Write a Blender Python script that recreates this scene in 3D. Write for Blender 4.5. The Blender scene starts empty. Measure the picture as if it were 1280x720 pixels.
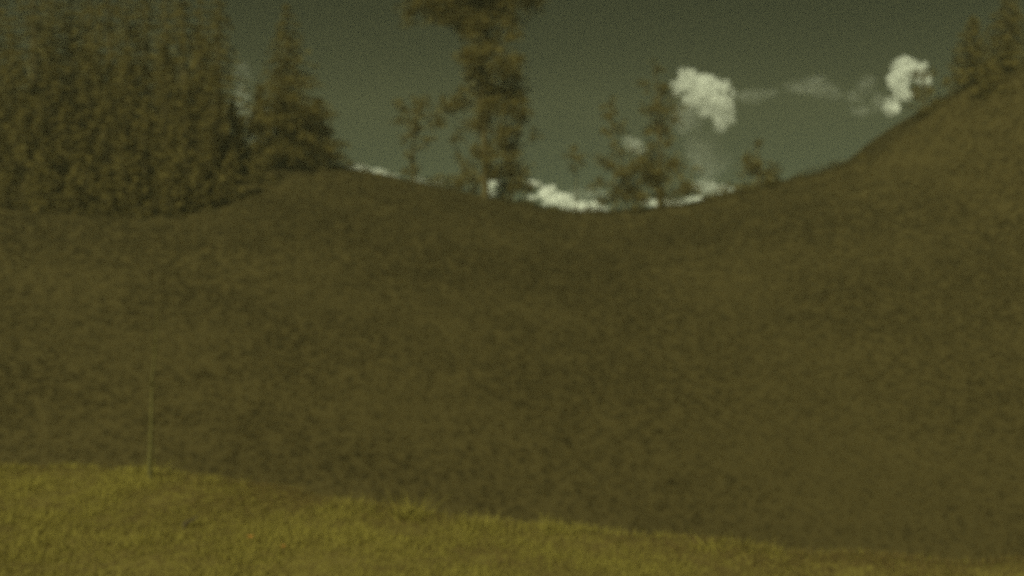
import bpy, bmesh, math, random
import numpy as np
from mathutils import Vector, noise
random.seed(7); RNG = np.random.default_rng(11)
C = bpy.context.scene.collection
SC = bpy.context.scene

# ---------------------------------------------------------------- camera
CAMZ = 3.2; F = 1244.0; PITCH = math.atan(60 / F)
cam = bpy.data.cameras.new('camera'); cam.lens = 35; cam.sensor_width = 36; cam.clip_end = 8000
cam.dof.use_dof = True; cam.dof.focus_distance = 3.0; cam.dof.aperture_fstop = 1.6
co = bpy.data.objects.new('camera', cam); C.objects.link(co)
co.location = (0, 0, CAMZ); co.rotation_euler = (math.pi / 2 - PITCH, 0, 0)
SC.camera = co

# ---------------------------------------------------------------- light (the film's olive cast sits on all of it)
SUN_EL, SUN_AZ = 33.0, 202.0          # azimuth clockwise from +Y: behind the camera, to its left
w = bpy.data.worlds.new('World'); SC.world = w; w.use_nodes = True
nt = w.node_tree; nt.nodes.clear()
sky = nt.nodes.new('ShaderNodeTexSky'); sky.sky_type = 'NISHITA'; sky.sun_disc = False
sky.sun_elevation = math.radians(SUN_EL); sky.sun_rotation = math.radians(SUN_AZ)
sky.altitude = 3500; sky.air_density = 0.25; sky.dust_density = 0.1; sky.ozone_density = 0.5
tint = nt.nodes.new('ShaderNodeMix'); tint.data_type = 'RGBA'; tint.blend_type = 'MULTIPLY'
tint.inputs[0].default_value = 1.0; tint.inputs[7].default_value = (.245, 0.218, 0.076, 1)
bg = nt.nodes.new('ShaderNodeBackground'); bg.inputs[1].default_value = 0.05
wo = nt.nodes.new('ShaderNodeOutputWorld')
nt.links.new(sky.outputs[0], tint.inputs[6]); nt.links.new(tint.outputs[2], bg.inputs[0]); nt.links.new(bg.outputs[0], wo.inputs[0])
sl = bpy.data.lights.new('sun', 'SUN'); sl.energy = 5.0; sl.angle = math.radians(0.6); sl.color = (0.95, 1.0, 0.64)
so = bpy.data.objects.new('sun', sl); C.objects.link(so)
az = math.radians(SUN_AZ); el = math.radians(SUN_EL)
sd = Vector((math.sin(az) * math.cos(el), math.cos(az) * math.cos(el), math.sin(el)))
so.rotation_euler = sd.to_track_quat('Z', 'Y').to_euler(); so.location = (-20, -20, 40)
SC.view_settings.view_transform = 'Standard'; SC.view_settings.look = 'None'
SC.view_settings.exposure = 0.35; SC.view_settings.gamma = 1.0
SC.cycles.volume_bounces = 12
SC.cycles.use_denoising = False

def ray(px, py, Y):
    """point at world depth Y on the line of sight through photo pixel (px, py)"""
    u = (px - 640) / F; v = (360 - py) / F
    dy = math.cos(PITCH) + v * math.sin(PITCH); dz = -math.sin(PITCH) + v * math.cos(PITCH)
    s = Y / dy
    return Vector((u * s, Y, CAMZ + dz * s))

# ---------------------------------------------------------------- terrain
RY = 85.0
prof = [(-900, 60), (-300, 120), (0, 165), (200, 192), (300, 200), (430, 209), (500, 224), (600, 245), (700, 266), (760, 266),
        (860, 256), (920, 241), (1000, 224), (1060, 207), (1110, 184), (1160, 140), (1230, 100), (1400, 60), (1900, 40)]
RX = np.array([ray(a, b, RY).x for a, b in prof]); RZ = np.array([ray(a, b, RY).z for a, b in prof])
def sstep(a, b, x):
    t = np.clip((x - a) / (b - a), 0, 1); return t * t * (3 - 2 * t)
def wob(x, y, s, seed):
    r = np.random.default_rng(seed); o = np.zeros_like(x)
    for k in range(6):
        a = r.uniform(0, 6.28); f = s * r.uniform(.6, 1.7); o = o + np.sin((x * math.cos(a) + y * math.sin(a)) * f + r.uniform(0, 6.28))
    return o / 4
def edge_y(x):
    return 11.35 - .355 * x - .55 * np.exp(-((x - .6) / 2.4) ** 2) + .16 * np.sin(x * 1.1 + .6) + .07 * np.sin(x * 3.7)
def terrain(x, y):
    x = np.asarray(x, float); y = np.asarray(y, float)
    x, y = np.broadcast_arrays(x, y)
    ey = edge_y(np.clip(x, -16, 14))
    near = 1.6 - 1.6 * sstep(-1, 8.5, y) + .05 * wob(x, y, .9, 3) + .02 * wob(x, y, 2.6, 5)
    drop = np.maximum(y - ey, 0)
    near = near - np.where(drop < 1.5, .26 * drop ** 2, .585 + .7 * (drop - 1.5))
    xr = RX[0] * 0 + x
    rz = (np.interp(xr - .7, RX, RZ) + np.interp(xr, RX, RZ) + np.interp(xr + .7, RX, RZ)) / 3
    t = np.clip((y - 25) / (RY - 25), 0, 1)
    hill = -8.2 + (rz + 8.2) * (t * .9 + .1 * np.sin(t * math.pi / 2)) + .22 * wob(x, y, .25, 9) * np.sin(t * math.pi) + .05 * wob(x, y, 1.1, 12)
    back = rz - (rz + 14) * sstep(RY, 190, y) 
    far = np.where(y > RY, back, hill)
    far = np.where(y < 25, -8.2, far)
    return np.maximum(near, far)
def hz(x, y): return float(terrain(np.array([x]), np.array([y]))[0])

def axis(segs):
    out = []
    for a, b, d in segs: out += list(np.arange(a, b, d))
    return np.array(out + [segs[-1][1]])
gx = np.concatenate([-np.geomspace(330, 62, 16), axis([(-60, -16, 1.1), (-16, 14, .16), (14, 60, 1.1)]), np.geomspace(62, 330, 16)])
gy = np.concatenate([-np.geomspace(100, 5, 12), axis([(-4, 3, .6), (3, 19, .16), (19, 100, .8)]), np.geomspace(102, 340, 16)])
XX, YY = np.meshgrid(gx, gy); ZZ = terrain(XX, YY)
def mesh_np(name, V, Fc, mat, parent=None, smooth=True, link=True):
    me = bpy.data.meshes.new(name); V = np.asarray(V, np.float32); Fc = np.asarray(Fc, np.int32)
    n = Fc.shape[1]
    me.vertices.add(len(V)); me.vertices.foreach_set('co', V.ravel())
    me.loops.add(Fc.size); me.loops.foreach_set('vertex_index', Fc.ravel())
    me.polygons.add(len(Fc)); me.polygons.foreach_set('loop_start', np.arange(0, Fc.size, n, dtype=np.int32))
    me.polygons.foreach_set('loop_total', np.full(len(Fc), n, np.int32))
    me.polygons.foreach_set('use_smooth', np.full(len(Fc), smooth))
    me.update(calc_edges=True); me.validate()
    if mat: me.materials.append(mat)
    o = bpy.data.objects.new(name, me)
    C.objects.link(o)
    if parent: o.parent = parent
    return o
def fattr(o, name, vals, dom='POINT'):
    a = o.data.attributes.new(name, 'FLOAT', dom); a.data.foreach_set('value', np.asarray(vals, np.float32))

# ---------------------------------------------------------------- materials
def material(name, cols, scale=1.0, attr=None, rough=.9, bump=0, detail=6, trans=0, coords='Object', mix_attr=None):
    m = bpy.data.materials.new(name); m.use_nodes = True; n = m.node_tree; n.nodes.clear()
    out = n.nodes.new('ShaderNodeOutputMaterial'); b = n.nodes.new('ShaderNodeBsdfPrincipled')
    b.inputs['Roughness'].default_value = rough; b.inputs['Specular IOR Level'].default_value = .15
    ramp = n.nodes.new('ShaderNodeValToRGB')
    el_ = ramp.color_ramp.elements
    while len(el_) < len(cols): el_.new(.5)
    for i, c in enumerate(cols):
        el_[i].position = .25 + .5 * i / (len(cols) - 1); el_[i].color = (*c, 1)
    if attr:
        a = n.nodes.new('ShaderNodeAttribute'); a.attribute_name = attr
        n.links.new(a.outputs['Fac'], ramp.inputs[0])
    else:
        tc = n.nodes.new('ShaderNodeTexCoord'); tx = n.nodes.new('ShaderNodeTexNoise')
        tx.inputs['Scale'].default_value = scale; tx.inputs['Detail'].default_value = detail; tx.inputs['Roughness'].default_value = .65
        n.links.new(tc.outputs[coords], tx.inputs['Vector']); n.links.new(tx.outputs[0], ramp.inputs[0])
        if bump:
            bp = n.nodes.new('ShaderNodeBump'); bp.inputs['Strength'].default_value = bump
            n.links.new(tx.outputs[0], bp.inputs['Height']); n.links.new(bp.outputs[0], b.inputs['Normal'])
    n.links.new(ramp.outputs[0], b.inputs['Base Color'])
    if trans:
        tr = n.nodes.new('ShaderNodeBsdfTranslucent'); mx = n.nodes.new('ShaderNodeMixShader'); mx.inputs[0].default_value = trans
        n.links.new(ramp.outputs[0], tr.inputs[0]); n.links.new(b.outputs[0], mx.inputs[1]); n.links.new(tr.outputs[0], mx.inputs[2])
        n.links.new(mx.outputs[0], out.inputs[0])
    else: n.links.new(b.outputs[0], out.inputs[0])
    return m
GRASS = [(.092, .062, .021), (.136, .105, .027), (.164, .132, .029), (.200, .161, .036)]
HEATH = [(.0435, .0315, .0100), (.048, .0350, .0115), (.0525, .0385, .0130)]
M_grass = material('dry_meadow_grass', GRASS, attr='tone', trans=.25)
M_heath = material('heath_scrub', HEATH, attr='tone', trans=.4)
M_leaf = material('conifer_needles', [(.100, .075, .022), (.116, .087, .026), (.132, .099, .030)], attr='tone', trans=.5)
M_leaf2 = material('bush_leaves', [(.098, .074, .023), (.113, .085, .027), (.128, .096, .030)], attr='tone', trans=.5)
M_leaf3 = material('pale_leaves', [(.10, .085, .028), (.13, .11, .036), (.16, .135, .045)], attr='tone', trans=.4)
M_bark = material('bark', [(.040, .030, .012), (.062, .046, .018)], scale=6, bump=.4)
M_stem = material('weathered_stem', [(.060, .050, .017), (.095, .080, .027)], scale=9, bump=.3)
M_twig = material('dark_stick', [(.03, .022, .012), (.06, .045, .02)], scale=20, bump=.3)
M_petal = material('orange_petals', [(.26, .11, .03), (.32, .14, .035)], scale=12)

def ground_material():
    m = bpy.data.materials.new('ground_soil_and_turf'); m.use_nodes = True; n = m.node_tree; n.nodes.clear()
    out = n.nodes.new('ShaderNodeOutputMaterial'); b = n.nodes.new('ShaderNodeBsdfPrincipled'); b.inputs['Roughness'].default_value = .95
    b.inputs['Specular IOR Level'].default_value = .1
    tc = n.nodes.new('ShaderNodeTexCoord')
    def nz(s, d):
        t = n.nodes.new('ShaderNodeTexNoise'); t.inputs['Scale'].default_value = s; t.inputs['Detail'].default_value = d; t.inputs['Roughness'].default_value = .7
        n.links.new(tc.outputs['Object'], t.inputs['Vector']); return t
    def rp(src, cols):
        r = n.nodes.new('ShaderNodeValToRGB'); e = r.color_ramp.elements
        while len(e) < len(cols): e.new(.5)
        for i, c in enumerate(cols): e[i].position = .3 + .4 * i / (len(cols) - 1); e[i].color = (*c, 1)
        n.links.new(src.outputs[0], r.inputs[0]); return r
    g = rp(nz(5, 8), GRASS[:3]); h = rp(nz(.7, 9), HEATH)
    a = n.nodes.new('ShaderNodeAttribute'); a.attribute_name = 'turf'
    mx = n.nodes.new('ShaderNodeMix'); mx.data_type = 'RGBA'
    n.links.new(a.outputs['Fac'], mx.inputs[0]); n.links.new(h.outputs[0], mx.inputs[6]); n.links.new(g.outputs[0], mx.inputs[7])
    n.links.new(mx.outputs[2], b.inputs['Base Color'])
    bp = n.nodes.new('ShaderNodeBump'); bp.inputs['Strength'].default_value = .3; bp.inputs['Distance'].default_value = .08
    n.links.new(nz(3, 8).outputs[0], bp.inputs['Height']); n.links.new(bp.outputs[0], b.inputs['Normal'])
    n.links.new(b.outputs[0], out.inputs[0]); return m
ny, nx = XX.shape
idx = np.arange(ny * nx).reshape(ny, nx)
quads = np.stack([idx[:-1, :-1], idx[:-1, 1:], idx[1:, 1:], idx[1:, :-1]], -1).reshape(-1, 4)
ground = mesh_np('ground', np.stack([XX, YY, ZZ], -1).reshape(-1, 3), quads, ground_material())
ground['kind'] = 'structure'
fattr(ground, 'turf', (1 - sstep(0, .9, YY - edge_y(np.clip(XX, -16, 14)))).ravel())

# ---------------------------------------------------------------- grass on the near bank
def cluster_noise(x, y, s, seed=0.):
    return np.array([noise.noise(Vector((a * s + seed, b * s, seed * 3))) for a, b in zip(x, y)])
def blades(name, x, y, h, wd, tone, mat):
    n = len(x); z = terrain(x, y)
    a = RNG.uniform(0, 2 * math.pi, n); lean = RNG.uniform(.3, 1.7, n) * h; la = RNG.uniform(0, 2 * math.pi, n)
    dx, dy = np.cos(a) * wd / 2, np.sin(a) * wd / 2
    V = np.zeros((n, 3, 3))
    V[:, 0] = np.stack([x - dx, y - dy, z - .012], -1); V[:, 1] = np.stack([x + dx, y + dy, z - .012], -1)
    V[:, 2] = np.stack([x + np.cos(la) * lean, y + np.sin(la) * lean, z + h], -1)
    o = mesh_np(name, V.reshape(-1, 3), np.arange(3 * n).reshape(-1, 3), mat, smooth=False)
    fattr(o, 'tone', np.repeat(np.clip(tone, 0, 1), 3)); return o
N = 420000
x = RNG.uniform(-12, 11, N); y = RNG.uniform(6.5, 17.5, N); e = edge_y(x)
keep = y < e + RNG.exponential(.5, N); x, y = x[keep], y[keep]; e = e[keep]
gn = cluster_noise(x, y, 1.3, 2.); g2 = cluster_noise(x, y, 5., 7.)
h = (.035 + .04 * RNG.random(len(x))) * (1 + .9 * np.clip(gn, -.6, 1) + .5 * g2)
near_edge = np.exp(-((y - e) / .35) ** 2); h *= 1 + near_edge * (.3 * (g2 > 0) + 1.1 * (RNG.random(len(x)) < .12) * (gn > -.1))
tone = .5 + .45 * gn + .35 * g2 + .35 * cluster_noise(x, y, .45, 21.) - .18 * np.clip((x + 1) / 7, 0, 1) + RNG.normal(0, .13, len(x)) 
go = blades('meadow_grass', x, y, h, .011, tone, M_grass)
go['kind'] = 'stuff'; go['label'] = 'short dry yellow-green grass covering the bank along the bottom'; go['category'] = 'grass'

# taller tufts standing up from the bank's edge
def tuft(px, py, n, hh, label):
    # foot on the bank where the line of sight meets it
    best = min((abs(ray(px, py, Y).z - hz(ray(px, py, Y).x, Y)), Y) for Y in np.arange(7, 16, .05))[1]
    p = ray(px, py, best)
    xs = RNG.normal(0, .07, n) + p.x; ys = RNG.normal(0, .07, n) + best
    z0 = hz(p.x, best)
    o = blades('grass_tuft', xs, ys, RNG.uniform(.4, 1, n) * hh, .012, RNG.normal(.75, .12, n), M_grass)
    o['label'] = label; o['category'] = 'grass tuft'; o['group'] = 'taller grass tufts on the bank edge'
    return o
tuft(512, 650, 110, .36, 'tall pale grass tuft sticking up highest from the middle of the bank edge')
tuft(488, 652, 70, .22, 'short pale grass tuft just left of the tallest tuft on the bank')
tuft(685, 666, 60, .2, 'small pale grass tuft on the bank edge right of centre')
tuft(885, 688, 60, .19, 'small green-yellow grass tuft at the right part of the bank edge')
tuft(590, 656, 60, .2, 'low grass tuft between the tallest tuft and the right one')

# ---------------------------------------------------------------- heath on the far slope
def clumps(x, y, size, hgt, n_each, zoff=0):
    n = len(x); X = np.repeat(x, n_each); Y = np.repeat(y, n_each); S = np.repeat(size, n_each); H = np.repeat(hgt, n_each)
    m = len(X); X = X + RNG.normal(0, .38, m) * S; Y = Y + RNG.normal(0, .38, m) * S
    Z = terrain(X, Y) + RNG.random(m) * H
    d1 = RNG.normal(0, 1, (m, 3)); d1 /= np.linalg.norm(d1, axis=1)[:, None]
    d2 = RNG.normal(0, 1, (m, 3)); d2 /= np.linalg.norm(d2, axis=1)[:, None]
    c = np.stack([X, Y, Z], -1); L = (S * .28)[:, None] * RNG.uniform(.6, 1.3, (m, 1))
    V = np.stack([c - d1 * L, c + d1 * L, c + d2 * L * 1.2], 1)
    return V.reshape(-1, 3), m
N = 170000
x = RNG.uniform(-62, 66, N); y = 24 + 76 * RNG.random(N) ** 1.5
keep = np.abs(x) < y * .62 + 4; x, y = x[keep], y[keep]
cn = cluster_noise(x, y, .12, 4.); c2 = cluster_noise(x, y, .5, 8.)
size = .2 + .1 * RNG.random(len(x)) + .08 * cn; size *= np.clip(y / 55, .55, 1.25)
V, m = clumps(x, y, size, .03 + .09 * np.clip(.5 + cn, 0, 1) + .7 * np.exp(-((y - 85) / 2.5) ** 2) * np.clip(c2 * 3, 0, 1), 6)
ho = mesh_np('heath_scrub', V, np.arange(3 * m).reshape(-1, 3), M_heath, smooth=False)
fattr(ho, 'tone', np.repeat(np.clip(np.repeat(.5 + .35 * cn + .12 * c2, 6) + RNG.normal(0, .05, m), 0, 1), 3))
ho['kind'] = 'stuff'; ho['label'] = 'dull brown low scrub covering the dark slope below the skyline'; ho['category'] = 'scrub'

# ---------------------------------------------------------------- trees
def empty(name, loc, label, cat, group=None):
    o = bpy.data.objects.new(name, None); C.objects.link(o); o.location = loc; o.empty_display_size = .3
    o['label'] = label; o['category'] = cat
    if group: o['group'] = group
    return o
def tube(V, Fc, pts, rad, sides=7):
    base = len(V); pts = [Vector(p) for p in pts]
    for i, p in enumerate(pts):
        d = (pts[min(i + 1, len(pts) - 1)] - pts[max(i - 1, 0)]).normalized()
        u = d.cross(Vector((0, 1, 0.01))).normalized() if abs(d.y) < .9 else d.cross(Vector((1, 0, 0))).normalized()
        v = d.cross(u)
        for k in range(sides):
            a = 2 * math.pi * k / sides; q = p + (u * math.cos(a) + v * math.sin(a)) * rad[i]; V.append(tuple(q))
    for i in range(len(pts) - 1):
        for k in range(sides):
            a = base + i * sides + k; b = base + i * sides + (k + 1) % sides
            Fc.append((a, b, b + sides)); Fc.append((a, b + sides, a + sides))
def spray(centers, r, n, flat=.6, size=.3):
    """many small leaf-sized triangles spread through balls of foliage"""
    out = []; tones = []
    for c, rr in zip(centers, r):
        k = max(6, int(n * rr * rr)); p = RNG.normal(0, 1, (k, 3)); p /= np.linalg.norm(p, axis=1)[:, None]
        p *= (RNG.random((k, 1)) ** .45) * rr; p[:, 2] *= flat; p += np.array(c)
        d1 = RNG.normal(0, 1, (k, 3)); d1[:, 2] *= .45; d1 /= np.linalg.norm(d1, axis=1)[:, None]
        d2 = RNG.normal(0, 1, (k, 3)); d2 /= np.linalg.norm(d2, axis=1)[:, None]
        L = size * RNG.uniform(.5, 1.2, (k, 1))
        out.append(np.stack([p - d1 * L, p + d1 * L, p + d2 * L * .8], 1))
        tones.append(np.clip(RNG.normal(.5, .13, k) + RNG.normal(0, .14), 0, 1))
    return np.concatenate(out).reshape(-1, 3), np.concatenate(tones)
def finish(root, TV, TF, LV, LF, cen, rad, n, flat, size, leaf=None):
    mesh_np('trunk', TV, TF, M_bark, root)
    if LV: 
        l = mesh_np('limbs', LV, LF, M_bark, root); l['kind'] = 'stuff'
    V, t = spray(cen, rad, n, flat, size)
    c = mesh_np('crown', V, np.arange(len(V)).reshape(-1, 3), leaf or M_leaf, root, smooth=False); c['kind'] = 'stuff'
    fattr(c, 'tone', np.repeat(t, 3))
def conifer(X, Y, top_z, width, label, group=None, base=.12, lean=0., seed=0, ragged=.3, dens=34):
    rnd = random.Random(seed); z0 = hz(X, Y) - .15; H = top_z - z0
    root = empty('conifer_tree', (X, Y, z0), label, 'conifer', group)
    TV, TF, LV, LF = [], [], [], []
    tube(TV, TF, [(lean * H * t * t, 0, H * t) for t in (0, .03, .25, .5, .75, 1)], [H * .024, H * .018, H * .014, H * .01, H * .006, .03], 9)
    cen, rad = [], []; z = H * base
    while z < H * .985:
        t = (z / H - base) / (1 - base); r = width / 2 * (1 - t) ** .8 * (1 - .35 * max(0, .12 - t) / .12)
        nb = 6 if r > 1 else 4; a0 = rnd.uniform(0, 6.28)
        for k in range(nb):
            if rnd.random() < .12: continue
            a = a0 + 6.28 * k / nb + rnd.uniform(-.3, .3); rr = max(r * rnd.uniform(1 - ragged * 1.4, 1 + ragged * .6), .15)
            drop = -.22 * rr; cx = lean * H * (z / H) ** 2
            tip = (cx + math.cos(a) * rr, math.sin(a) * rr, z + drop)
            tube(LV, LF, [(cx, 0, z), (cx + math.cos(a) * rr * .5, math.sin(a) * rr * .5, z + drop * .3), tip], [.05, .035, .012], 4)
            ns = max(2, int(rr / .5))
            for j in range(ns):
                f = (j + 1) / ns; br = max(.22, .26 * r * (1.15 - .5 * f))
                cen.append((cx + math.cos(a) * rr * f, math.sin(a) * rr * f, z + drop * f)); rad.append(br)
        z += max(.35, H * .042 * rnd.uniform(.8, 1.2))
    cen.append((lean * H, 0, H * .985)); rad.append(.2)
    finish(root, TV, TF, LV, LF, cen, rad, dens, .6, .27)
    return root
def pine(px, Y, clump, trunk, label, name='pine_tree', cat='pine', group=None, seed=0, dens=46, size=.24, rad0=.22, leaf=None, flat=.8):
    """loose-crowned tree: foliage clumps on limbs around a trunk; depth of every clump differs"""
    rnd = random.Random(seed); b = ray(trunk[0][0], trunk[0][1], Y); z0 = hz(b.x, Y) - .15
    root = empty(name, (b.x, Y, z0), label, cat, group)
    pts = [Vector((0, 0, 0))] + [ray(a, c, Y) - Vector((b.x, Y, z0)) + Vector((0, rnd.uniform(-.2, .2), 0)) for a, c in trunk[1:]]
    TV, TF, LV, LF = [], [], [], []; n = len(pts)
    fine = []
    for i in range(n - 1):
        for s in (0, .5): fine.append(pts[i].lerp(pts[i + 1], s))
    fine.append(pts[-1]); m = len(fine)
    tube(TV, TF, fine, [rad0 * (1 - .8 * i / (m - 1)) * (1.25 if i == 0 else 1) for i in range(m)], 9)
    cen, rad = [], []
    for (cx, cy, r) in clump:
        R = 1.08 * r / F * Y; c = ray(cx, cy, Y) - Vector((b.x, Y, z0)); c.y = rnd.uniform(-1, 1) * max(1.0, R * 1.1)
        near = min(fine, key=lambda q: (q - c).length + (1.5 if q.z > c.z else 0))
        mid = near.lerp(c, .55) + Vector((0, 0, -.1 * (near - c).length))
        tube(LV, LF, [near, mid, c], [.07, .05, .02], 5)
        k = max(6, int(11 * R))
        for _ in range(k):
            o = Vector((rnd.gauss(0, .45), rnd.gauss(0, .55), rnd.gauss(0, .36))) * R
            q = c + o; cen.append(tuple(q)); rad.append(R * rnd.uniform(.4, .75))
            if rnd.random() < .5: tube(LV, LF, [c, c + o * .9], [.03, .012], 4)
    finish(root, TV, TF, LV, LF, cen, rad, dens, flat, size, leaf)
    return root

# central pair of pines
pine(0, 84, [(522, 8, 20), (548, 4, 26), (585, 6, 30), (625, 4, 30), (655, -12, 26), (560, 30, 12), (590, 32, 24), (632, 26, 16), (575, -25, 40), (615, -40, 35),
             (610, 58, 20), (588, 72, 15), (628, 78, 22), (600, 100, 20), (630, 108, 26), (580, 122, 18), (612, 134, 24), (640, 138, 20), (654, 118, 12), (603, 75, 20), (640, 90, 14), (560, 140, 12), (618, 185, 15), (598, 190, 14), (612, 210, 15), (590, 222, 12), (575, 168, 10), (652, 148, 10), (640, 50, 14), (645, 75, 10),
             (596, 158, 16), (628, 165, 20), (668, 168, 9), (650, 165, 9)],
     [(606, 243), (607, 200), (602, 130), (606, 60), (600, -30), (603, -70)], 'tallest pine mid-skyline, its ragged crown leaving the top of the view', seed=3, rad0=.3)
pine(0, 87, [(502, 133, 11), (528, 133, 13), (514, 152, 13), (548, 150, 12), (508, 172, 9), (527, 182, 9), (512, 196, 9), (524, 160, 8), (565, 140, 9), (500, 150, 9), (520, 212, 9), (506, 215, 8), (535, 175, 7)],
     [(517, 232), (516, 190), (518, 140), (517, 120)], 'small loose pine standing left of the tallest pine', seed=5, rad0=.14)
pine(0, 86, [(640, 185, 15), (636, 204, 17), (652, 216, 17), (626, 222, 16), (646, 232, 17), (612, 215, 10), (632, 240, 14), (662, 236, 10)],
     [(640, 258), (638, 210), (640, 175)], 'low bushy pine at the right foot of the tallest pine', seed=6, rad0=.13)
pine(0, 88, [(566, 176, 7), (574, 196, 8), (582, 215, 9), (562, 226, 11), (545, 230, 9), (598, 228, 13), (586, 205, 11), (574, 234, 12)],
     [(578, 243), (576, 210), (570, 170)], 'thin sparse pine at the left foot of the tallest pine', seed=8, rad0=.09)
# right-hand group
pine(0, 85, [(818, 88, 8), (806, 108, 9), (826, 112, 12), (836, 134, 14), (812, 138, 13), (845, 152, 10), (826, 158, 15), (806, 166, 8), (835, 178, 10), (815, 196, 18), (846, 205, 16), (822, 222, 22), (850, 232, 16), (800, 215, 16), (832, 244, 16), (862, 240, 10)],
     [(824, 258), (825, 200), (822, 130), (818, 84)], 'dark pine with a narrow top left of the brightest cloud', seed=10, rad0=.18)
pine(0, 88, [(764, 128, 6), (760, 145, 11), (772, 160, 10), (758, 166, 8), (766, 180, 7)],
     [(768, 262), (767, 200), (765, 124)], 'slender pine with a small crown, left of the dark narrow-topped pine', seed=11, rad0=.1)
pine(0, 89, [(718, 184, 7), (714, 196, 8), (724, 200, 9), (716, 210, 6)],
     [(721, 268), (720, 220), (717, 180)], 'tiny round-headed tree over the bright low cloud', 'small_tree', 'tree', seed=12, rad0=.07, leaf=M_leaf2)
pine(0, 84, [(776, 190, 10), (756, 202, 12), (776, 218, 14), (796, 212, 14), (790, 236, 18), (770, 240, 15), (800, 250, 16), (750, 228, 12), (752, 252, 10), (765, 205, 12)],
     [(782, 265), (780, 230), (776, 190)], 'spreading dark bush under the slender pine', 'bush', 'bush', seed=13, rad0=.09, leaf=M_leaf2)
pine(0, 85, [(946, 180, 7), (940, 194, 10), (953, 200, 11), (940, 212, 15), (960, 216, 14), (948, 230, 18), (968, 228, 10), (930, 232, 10)],
     [(947, 242), (948, 210), (946, 176)], 'short dense tree alone on the skyline below and right of the brightest cloud', 'small_tree', 'tree', seed=14, rad0=.12, leaf=M_leaf2)
pine(0, 85, [(905, 236, 8), (925, 236, 10), (893, 246, 7)], [(912, 248), (911, 240), (910, 232)], 'low bush left of the short dense tree on the skyline', 'bush', 'bush', seed=15, rad0=.06, leaf=M_leaf2)
pine(0, 85, [(1153, 96, 11), (1158, 110, 12), (1144, 122, 9), (1164, 128, 13), (1152, 138, 12)], [(1156, 155), (1156, 125), (1154, 94)],
     'small dark tree in front of the rightmost white cloud', 'small_tree', 'tree', seed=16, rad0=.1, leaf=M_leaf2)
# low bushes that roughen the skyline
for i, (bx, by, rr, lab) in enumerate([(470, 222, 7, 'low bush on the skyline left of the small loose pine'), (690, 263, 6, 'low bush on the skyline under the bright low cloud'),
        (1010, 222, 7, 'low bush on the skyline right of the short dense tree'), (1085, 196, 8, 'low bush high on the right end of the skyline'),
        (655, 254, 8, 'low bush on the skyline right beside the low bushy pine')]):
    pine(0, 85, [(bx, by, rr), (bx + 8, by + 2, rr * .8), (bx - 8, by + 3, rr * .7)], [(bx, by + 6), (bx, by + 2), (bx, by - 3)], lab, 'bush', 'bush', group='low bushes along the skyline', seed=30 + i, rad0=.05, leaf=M_leaf2)

# left: the single conifer, then the wood on the rising end of the ridge
def con_at(px, topy, wpx, Y, label, **k):
    p = ray(px, topy, Y); return conifer(p.x, Y, p.z, wpx / F * Y, label, **k)
con_at(358, 5, 150, 83, 'broad conical conifer at the right end of the left wood', seed=21, base=.06, ragged=.32)
con_at(398, 122, 70, 84, 'young conifer tucked against the right flank of the broad conical conifer', seed=22, base=.04)
con_at(325, 105, 60, 82, 'half-height conifer in front of the left flank of the broad conical conifer', seed=23, base=.04)
wood = [(272, -40, 90, 86), (228, -60, 105, 84), (180, -30, 100, 82), (135, -70, 110, 80), (88, -40, 105, 84), (40, -80, 110, 81), (-8, -50, 105, 83), (-60, -90, 120, 82),
        (250, 40, 90, 80), (205, 55, 85, 77), (158, 60, 90, 76), (110, 50, 90, 78), (62, 60, 90, 76), (15, 40, 95, 78), (-35, 50, 95, 77),
        (290, 128, 55, 80), (232, 120, 70, 74), (180, 130, 70, 72), (130, 125, 75, 73), (82, 130, 75, 71), (30, 120, 80, 73), (-20, 120, 80, 72), (300, 150, 40, 84),
        (250, -20, 95, 92), (205, -50, 100, 93), (158, -40, 100, 92), (112, -60, 105, 93), (64, -40, 110, 92), (268, 75, 60, 78), (215, 160, 60, 70), (262, 165, 55, 74), (155, 175, 60, 69), (105, 180, 60, 69), (55, 175, 60, 69)]
ordns = ['second', 'third', 'fourth', 'fifth', 'sixth', 'seventh', 'first', 'eighth', 'ninth']
where = ['tall, its top out of view', 'mid-height in front of the tall row', 'short, at the front of the wood']
for i, (px, ty, wp, Y) in enumerate(wood):
    row = 0 if ty < 0 else (1 if ty < 100 else 2)
    order = sorted([q for q in wood if (0 if q[1] < 0 else (1 if q[1] < 100 else 2)) == row], key=lambda q: -q[0]).index((px, ty, wp, Y)) + 1
    ordn = ['first', 'second', 'third', 'fourth', 'fifth', 'sixth', 'seventh', 'eighth', 'ninth', 'tenth', 'eleventh', 'twelfth', 'thirteenth', 'fourteenth', 'fifteenth'][order - 1]
    con_at(px, ty, wp, Y, f'wood conifer, {where[row]}, {ordn} from the right in its row', group='conifers of the left wood', seed=50 + i, base=.03, dens=26)
for i, (px, ty, wp, Y) in enumerate([(288, 190, 46, 72), (250, 200, 50, 69), (212, 205, 50, 67), (172, 208, 52, 66), (134, 212, 50, 66), (92, 214, 52, 66), (322, 182, 42, 77), (50, 214, 54, 66), (8, 212, 54, 66)]):
    con_at(px, ty, wp, Y, 'small young conifer at the foot of the wood, ' + ordns[i] + ' from the right', group='young conifers along the foot of the wood', seed=140 + i, base=.02, dens=26)
for i, (px, ty, wp, Y, lab) in enumerate([(1215, 20, 80, 86, 'tall conifer on the rise right of the rightmost cloud'), (1262, -20, 90, 88, 'tallest conifer at the right edge of the view'),
                                          (1240, 75, 60, 82, 'short conifer between the two tall ones at the right edge')]):
    con_at(px, ty, wp, Y, lab, group='conifers on the right rise', seed=90 + i, base=.03, dens=26)

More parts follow.
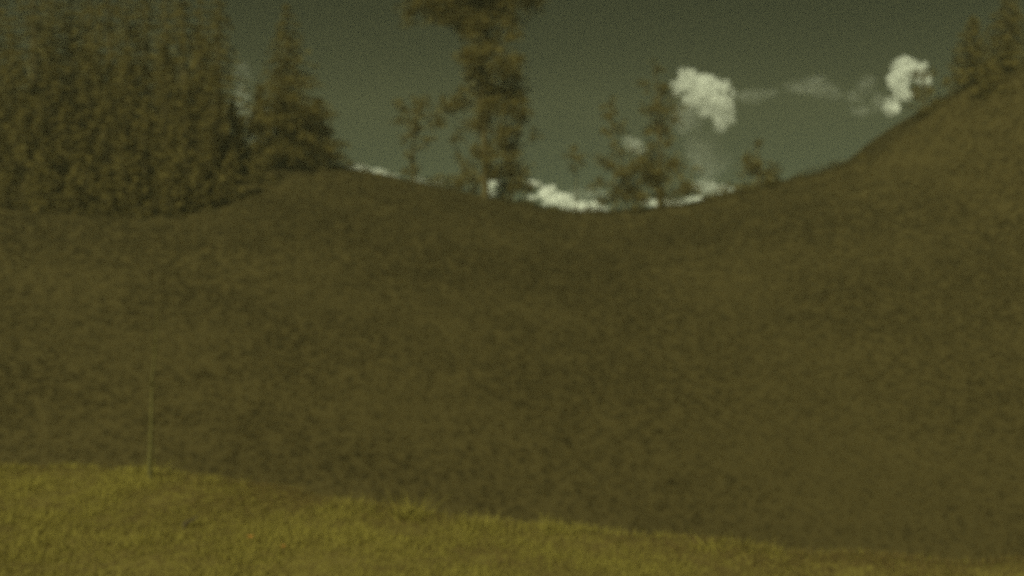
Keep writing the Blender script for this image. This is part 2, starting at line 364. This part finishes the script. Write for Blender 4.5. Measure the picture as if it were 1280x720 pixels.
# ---------------------------------------------------------------- small things on the bank
def on_bank(px, py):
    Y = min((abs(ray(px, py, q).z - hz(ray(px, py, q).x, q)), q) for q in np.arange(7, 16, .02))[1]
    return ray(px, py, Y).x, Y
X, Y = on_bank(188, 600)
z0 = hz(X, Y)
r = empty('young_sapling', (X, Y, z0 - .05), 'slim faint sapling, pale leaves low on its stem, alone at left end of grassy bank', 'sapling')
V, Fc = [], []
tube(V, Fc, [(0, 0, 0), (0, 0, .3), (.02, .02, .8), (.05, .0, 1.4), (.1, .02, 1.9), (.13, .0, 2.35)], [.034, .028, .020, .014, .009, .004], 9)
mesh_np('stem', V, Fc, M_stem, r)
for (a, zb, L) in [(1.2, .75, .2), (2.0, 1.05, .18), (4.4, 1.3, .16), (1.5, 1.6, .14), (4.9, 1.85, .12), (5.0, 2.05, .1)]:
    V, Fc = [], []; bx = .04 * zb
    tube(V, Fc, [(bx, 0, zb), (bx + math.cos(a) * L * .5, math.sin(a) * L * .5, zb + L * .45), (bx + math.cos(a) * L * .8, math.sin(a) * L * .8, zb + L)], [.008, .006, .003], 5)
    mesh_np('twig', V, Fc, M_stem, r)
V, t = spray([(.0, 0, .25), (.02, .0, .42), (.0, .02, .58), (.04, 0, .8), (.07, 0, 1.3), (.1, 0, 1.8)], [.1, .1, .09, .07, .06, .06], 7000, 1.2, .018)
lf = mesh_np('leaves', V, np.arange(len(V)).reshape(-1, 3), M_leaf3, r, smooth=False); lf['kind'] = 'stuff'; fattr(lf, 'tone', np.repeat(t, 3))
tuft(188, 603, 90, .4, 'pale grass tuft round the foot of the slim sapling')
X, Y = on_bank(238, 662); z0 = hz(X, Y)
V, Fc = [], []
tube(V, Fc, [(-.085, 0, .05), (-.05, .01, .075), (0, .015, .09), (.05, .03, .12), (.085, .03, .125)], [.014, .022, .018, .013, .006], 7)
tube(V, Fc, [(-.05, .01, .07), (-.06, -.02, .03), (-.045, -.03, -.01)], [.015, .011, .008], 6)
s = mesh_np('fallen_stick', V, Fc, M_twig); s.location = (X, Y, z0)
s['label'] = 'short dark forked stick lying in the grass at lower left'; s['category'] = 'stick'
for i, (px, py, lab) in enumerate([(313, 685, 'small orange flower in the grass right of the dark stick'), (354, 695, 'smaller orange flower in the grass at lower left, nearest the bottom')]):
    X, Y = on_bank(px, py); z0 = hz(X, Y)
    r = empty('orange_flower', (X, Y, z0), lab, 'flower', 'orange flowers in the grass')
    V, Fc = [], []; hh = .11 - .02 * i
    tube(V, Fc, [(0, 0, -.01), (.004, 0, hh * .5), (0, 0, hh)], [.004, .003, .003], 5); mesh_np('stem', V, Fc, M_grass, r)
    R = .042 - .012 * i
    for k in range(6):
        a = k * math.pi / 3
        V = [(0, 0, hh), (R * .6 * math.cos(a - .4), R * .6 * math.sin(a - .4), hh + .012), (R * math.cos(a), R * math.sin(a), hh + .02), (R * .6 * math.cos(a + .4), R * .6 * math.sin(a + .4), hh + .012),
             (R * .5 * math.cos(a), R * .5 * math.sin(a), hh + .004)]
        mesh_np('petal', V, [(0, 1, 4), (1, 2, 4), (2, 3, 4), (3, 0, 4)], M_petal, r)

# ---------------------------------------------------------------- clouds: closed lumpy bodies of pale vapour, far beyond the ridge
def vapour(name, dens):
    m = bpy.data.materials.new(name); m.use_nodes = True; n = m.node_tree; n.nodes.clear()
    out = n.nodes.new('ShaderNodeOutputMaterial'); v = n.nodes.new('ShaderNodeVolumePrincipled')
    v.inputs['Color'].default_value = (1, 1, 1, 1); v.inputs['Anisotropy'].default_value = 0.0
    tc = n.nodes.new('ShaderNodeTexCoord'); tx = n.nodes.new('ShaderNodeTexNoise'); tx.inputs['Scale'].default_value = .16; tx.inputs['Detail'].default_value = 4
    mr = n.nodes.new('ShaderNodeMapRange'); mr.inputs[1].default_value = .38; mr.inputs[2].default_value = .62; mr.inputs[3].default_value = 0; mr.inputs[4].default_value = dens * 1.8
    n.links.new(tc.outputs['Object'], tx.inputs['Vector']); n.links.new(tx.outputs[0], mr.inputs[0]); n.links.new(mr.outputs[0], v.inputs['Density'])
    n.links.new(v.outputs[0], out.inputs['Volume']); return m
def cloud(lumps, Y, dens, label, seed, rough=.5, depth=1.0):
    rnd = random.Random(seed); bm = bmesh.new()
    c0 = ray(sum(l[0] for l in lumps) / len(lumps), sum(l[1] for l in lumps) / len(lumps), Y)
    k = Y / F
    for (px, py, rx, rz) in lumps:
        c = ray(px, py, Y) - c0
        c.y += rnd.uniform(-.3, .3) * rx * k
        subs = [(0, 0, 1.0)] + [(rnd.uniform(-1, 1), rnd.uniform(-.7, .9), rnd.uniform(.2, .5)) for _ in range(8)]
        for (ox, oz, s) in subs:
            r = bmesh.ops.create_icosphere(bm, subdivisions=3, radius=1)
            ry = max(rx, rz) * .9 * depth
            off = Vector((rnd.random() * 50, rnd.random() * 50, 0))
            for v in r['verts']:
                d = 1 + rough * noise.fractal(v.co * 1.6 + off, 1, 2, 4)
                v.co = Vector((v.co.x * rx * s * d + ox * rx, v.co.y * ry * s * d + rnd.uniform(-.01, .01), v.co.z * rz * s * d + oz * rz)) * k + c
    me = bpy.data.meshes.new('cloud'); bm.to_mesh(me); bm.free()
    o = bpy.data.objects.new('cloud', me); C.objects.link(o); o.location = c0
    md = o.modifiers.new('union', 'REMESH'); md.mode = 'VOXEL'; md.voxel_size = k * max(1.2, min(l[3] for l in lumps) * .16)
    dg = bpy.context.evaluated_depsgraph_get(); dg.update()
    me2 = bpy.data.meshes.new_from_object(o.evaluated_get(dg)); o.modifiers.clear(); o.data = me2
    me2.materials.clear(); me2.materials.append(vapour('cloud_vapour', dens))
    o['label'] = label; o['category'] = 'cloud'
    return o
CY = 900
cloud([(868, 106, 22, 16), (888, 114, 24, 18), (898, 128, 18, 15), (903, 146, 13, 12), (872, 122, 18, 12), (900, 160, 9, 6)], CY, .05, 'brightest white billowing cloud, above the skyline right of centre', 1)
cloud([(858, 150, 22, 16), (880, 185, 24, 22), (862, 140, 20, 16), (888, 205, 24, 16)], CY + 60, .006, 'very thin grey veil hanging below the brightest cloud', 2)
cloud([(938, 120, 22, 9), (962, 117, 12, 7)], CY, .005, 'faint thin cloud just right of the brightest cloud', 3)
cloud([(1010, 108, 24, 11), (1034, 114, 16, 9), (1046, 120, 10, 7)], CY, .006, 'faint grey cloud midway between the brightest and the rightmost cloud', 4)
cloud([(1083, 106, 12, 11), (1070, 121, 11, 8), (1077, 139, 12, 7), (1100, 128, 12, 12)], CY, .008, 'small patchy cloud left of the rightmost white cloud', 5)
cloud([(1132, 84, 15, 13), (1148, 90, 12, 11), (1156, 100, 8, 10), (1122, 102, 13, 14), (1116, 134, 10, 13), (1130, 118, 12, 9)], CY, .08, 'rightmost white cloud with a small dark tree before it', 6)
cloud([(448, 211, 16, 5), (470, 216, 16, 5), (488, 221, 12, 4)], CY, .05, 'thin pale streak of cloud low over the skyline at left', 7)
cloud([(524, 226, 10, 5), (545, 229, 8, 4)], CY, .04, 'tiny pale cloud wisp behind the foot of the small loose pine', 8)
cloud([(614, 229, 10, 4), (612, 241, 9, 6)], CY, .13, 'bright small low cloud behind the foot of the tallest pine', 9)
cloud([(668, 230, 9, 4), (684, 239, 11, 7), (696, 250, 18, 9), (724, 260, 20, 7), (748, 262, 13, 5), (666, 247, 7, 3)], CY, .13, 'bright ragged low cloud lying along the lowest dip of the skyline', 10)
cloud([(722, 248, 26, 12), (745, 244, 18, 12)], CY + 80, .006, 'thin grey veil above the bright ragged low cloud', 11)
cloud([(822, 254, 18, 5), (846, 254, 16, 4), (872, 250, 14, 5)], CY, .07, 'bright thin low cloud behind the foot of the dark narrow-topped pine', 12)
cloud([(878, 234, 14, 10), (896, 238, 18, 8)], CY, .03, 'dim low cloud left of the short dense tree', 13)
cloud([(790, 180, 11, 9), (798, 188, 8, 6)], CY, .035, 'small pale cloud seen between the slender pine and the dark pine', 14)
cloud([(302, 90, 11, 12), (300, 130, 12, 26), (318, 176, 14, 10), (345, 150, 26, 20)], CY, .005, 'dim pale cloud showing through gaps between the broad conifer and the wood', 15)

# ---------------------------------------------------------------- haze: thin air over the whole valley
bm = bmesh.new(); bmesh.ops.create_cube(bm, size=1)
for v in bm.verts: v.co = Vector((v.co.x * 680, v.co.y * 470 + 120, -17.5 if v.co.z < 0 else 52))
me = bpy.data.meshes.new('haze'); bm.to_mesh(me); bm.free()
hm = bpy.data.materials.new('haze_air'); hm.use_nodes = True; n = hm.node_tree; n.nodes.clear()
out = n.nodes.new('ShaderNodeOutputMaterial'); v = n.nodes.new('ShaderNodeVolumePrincipled')
v.inputs['Color'].default_value = (.88, .86, .56, 1); v.inputs['Density'].default_value = .00045
n.links.new(v.outputs[0], out.inputs['Volume'])
me.materials.append(hm); h = bpy.data.objects.new('haze', me); C.objects.link(h); h['kind'] = 'stuff'
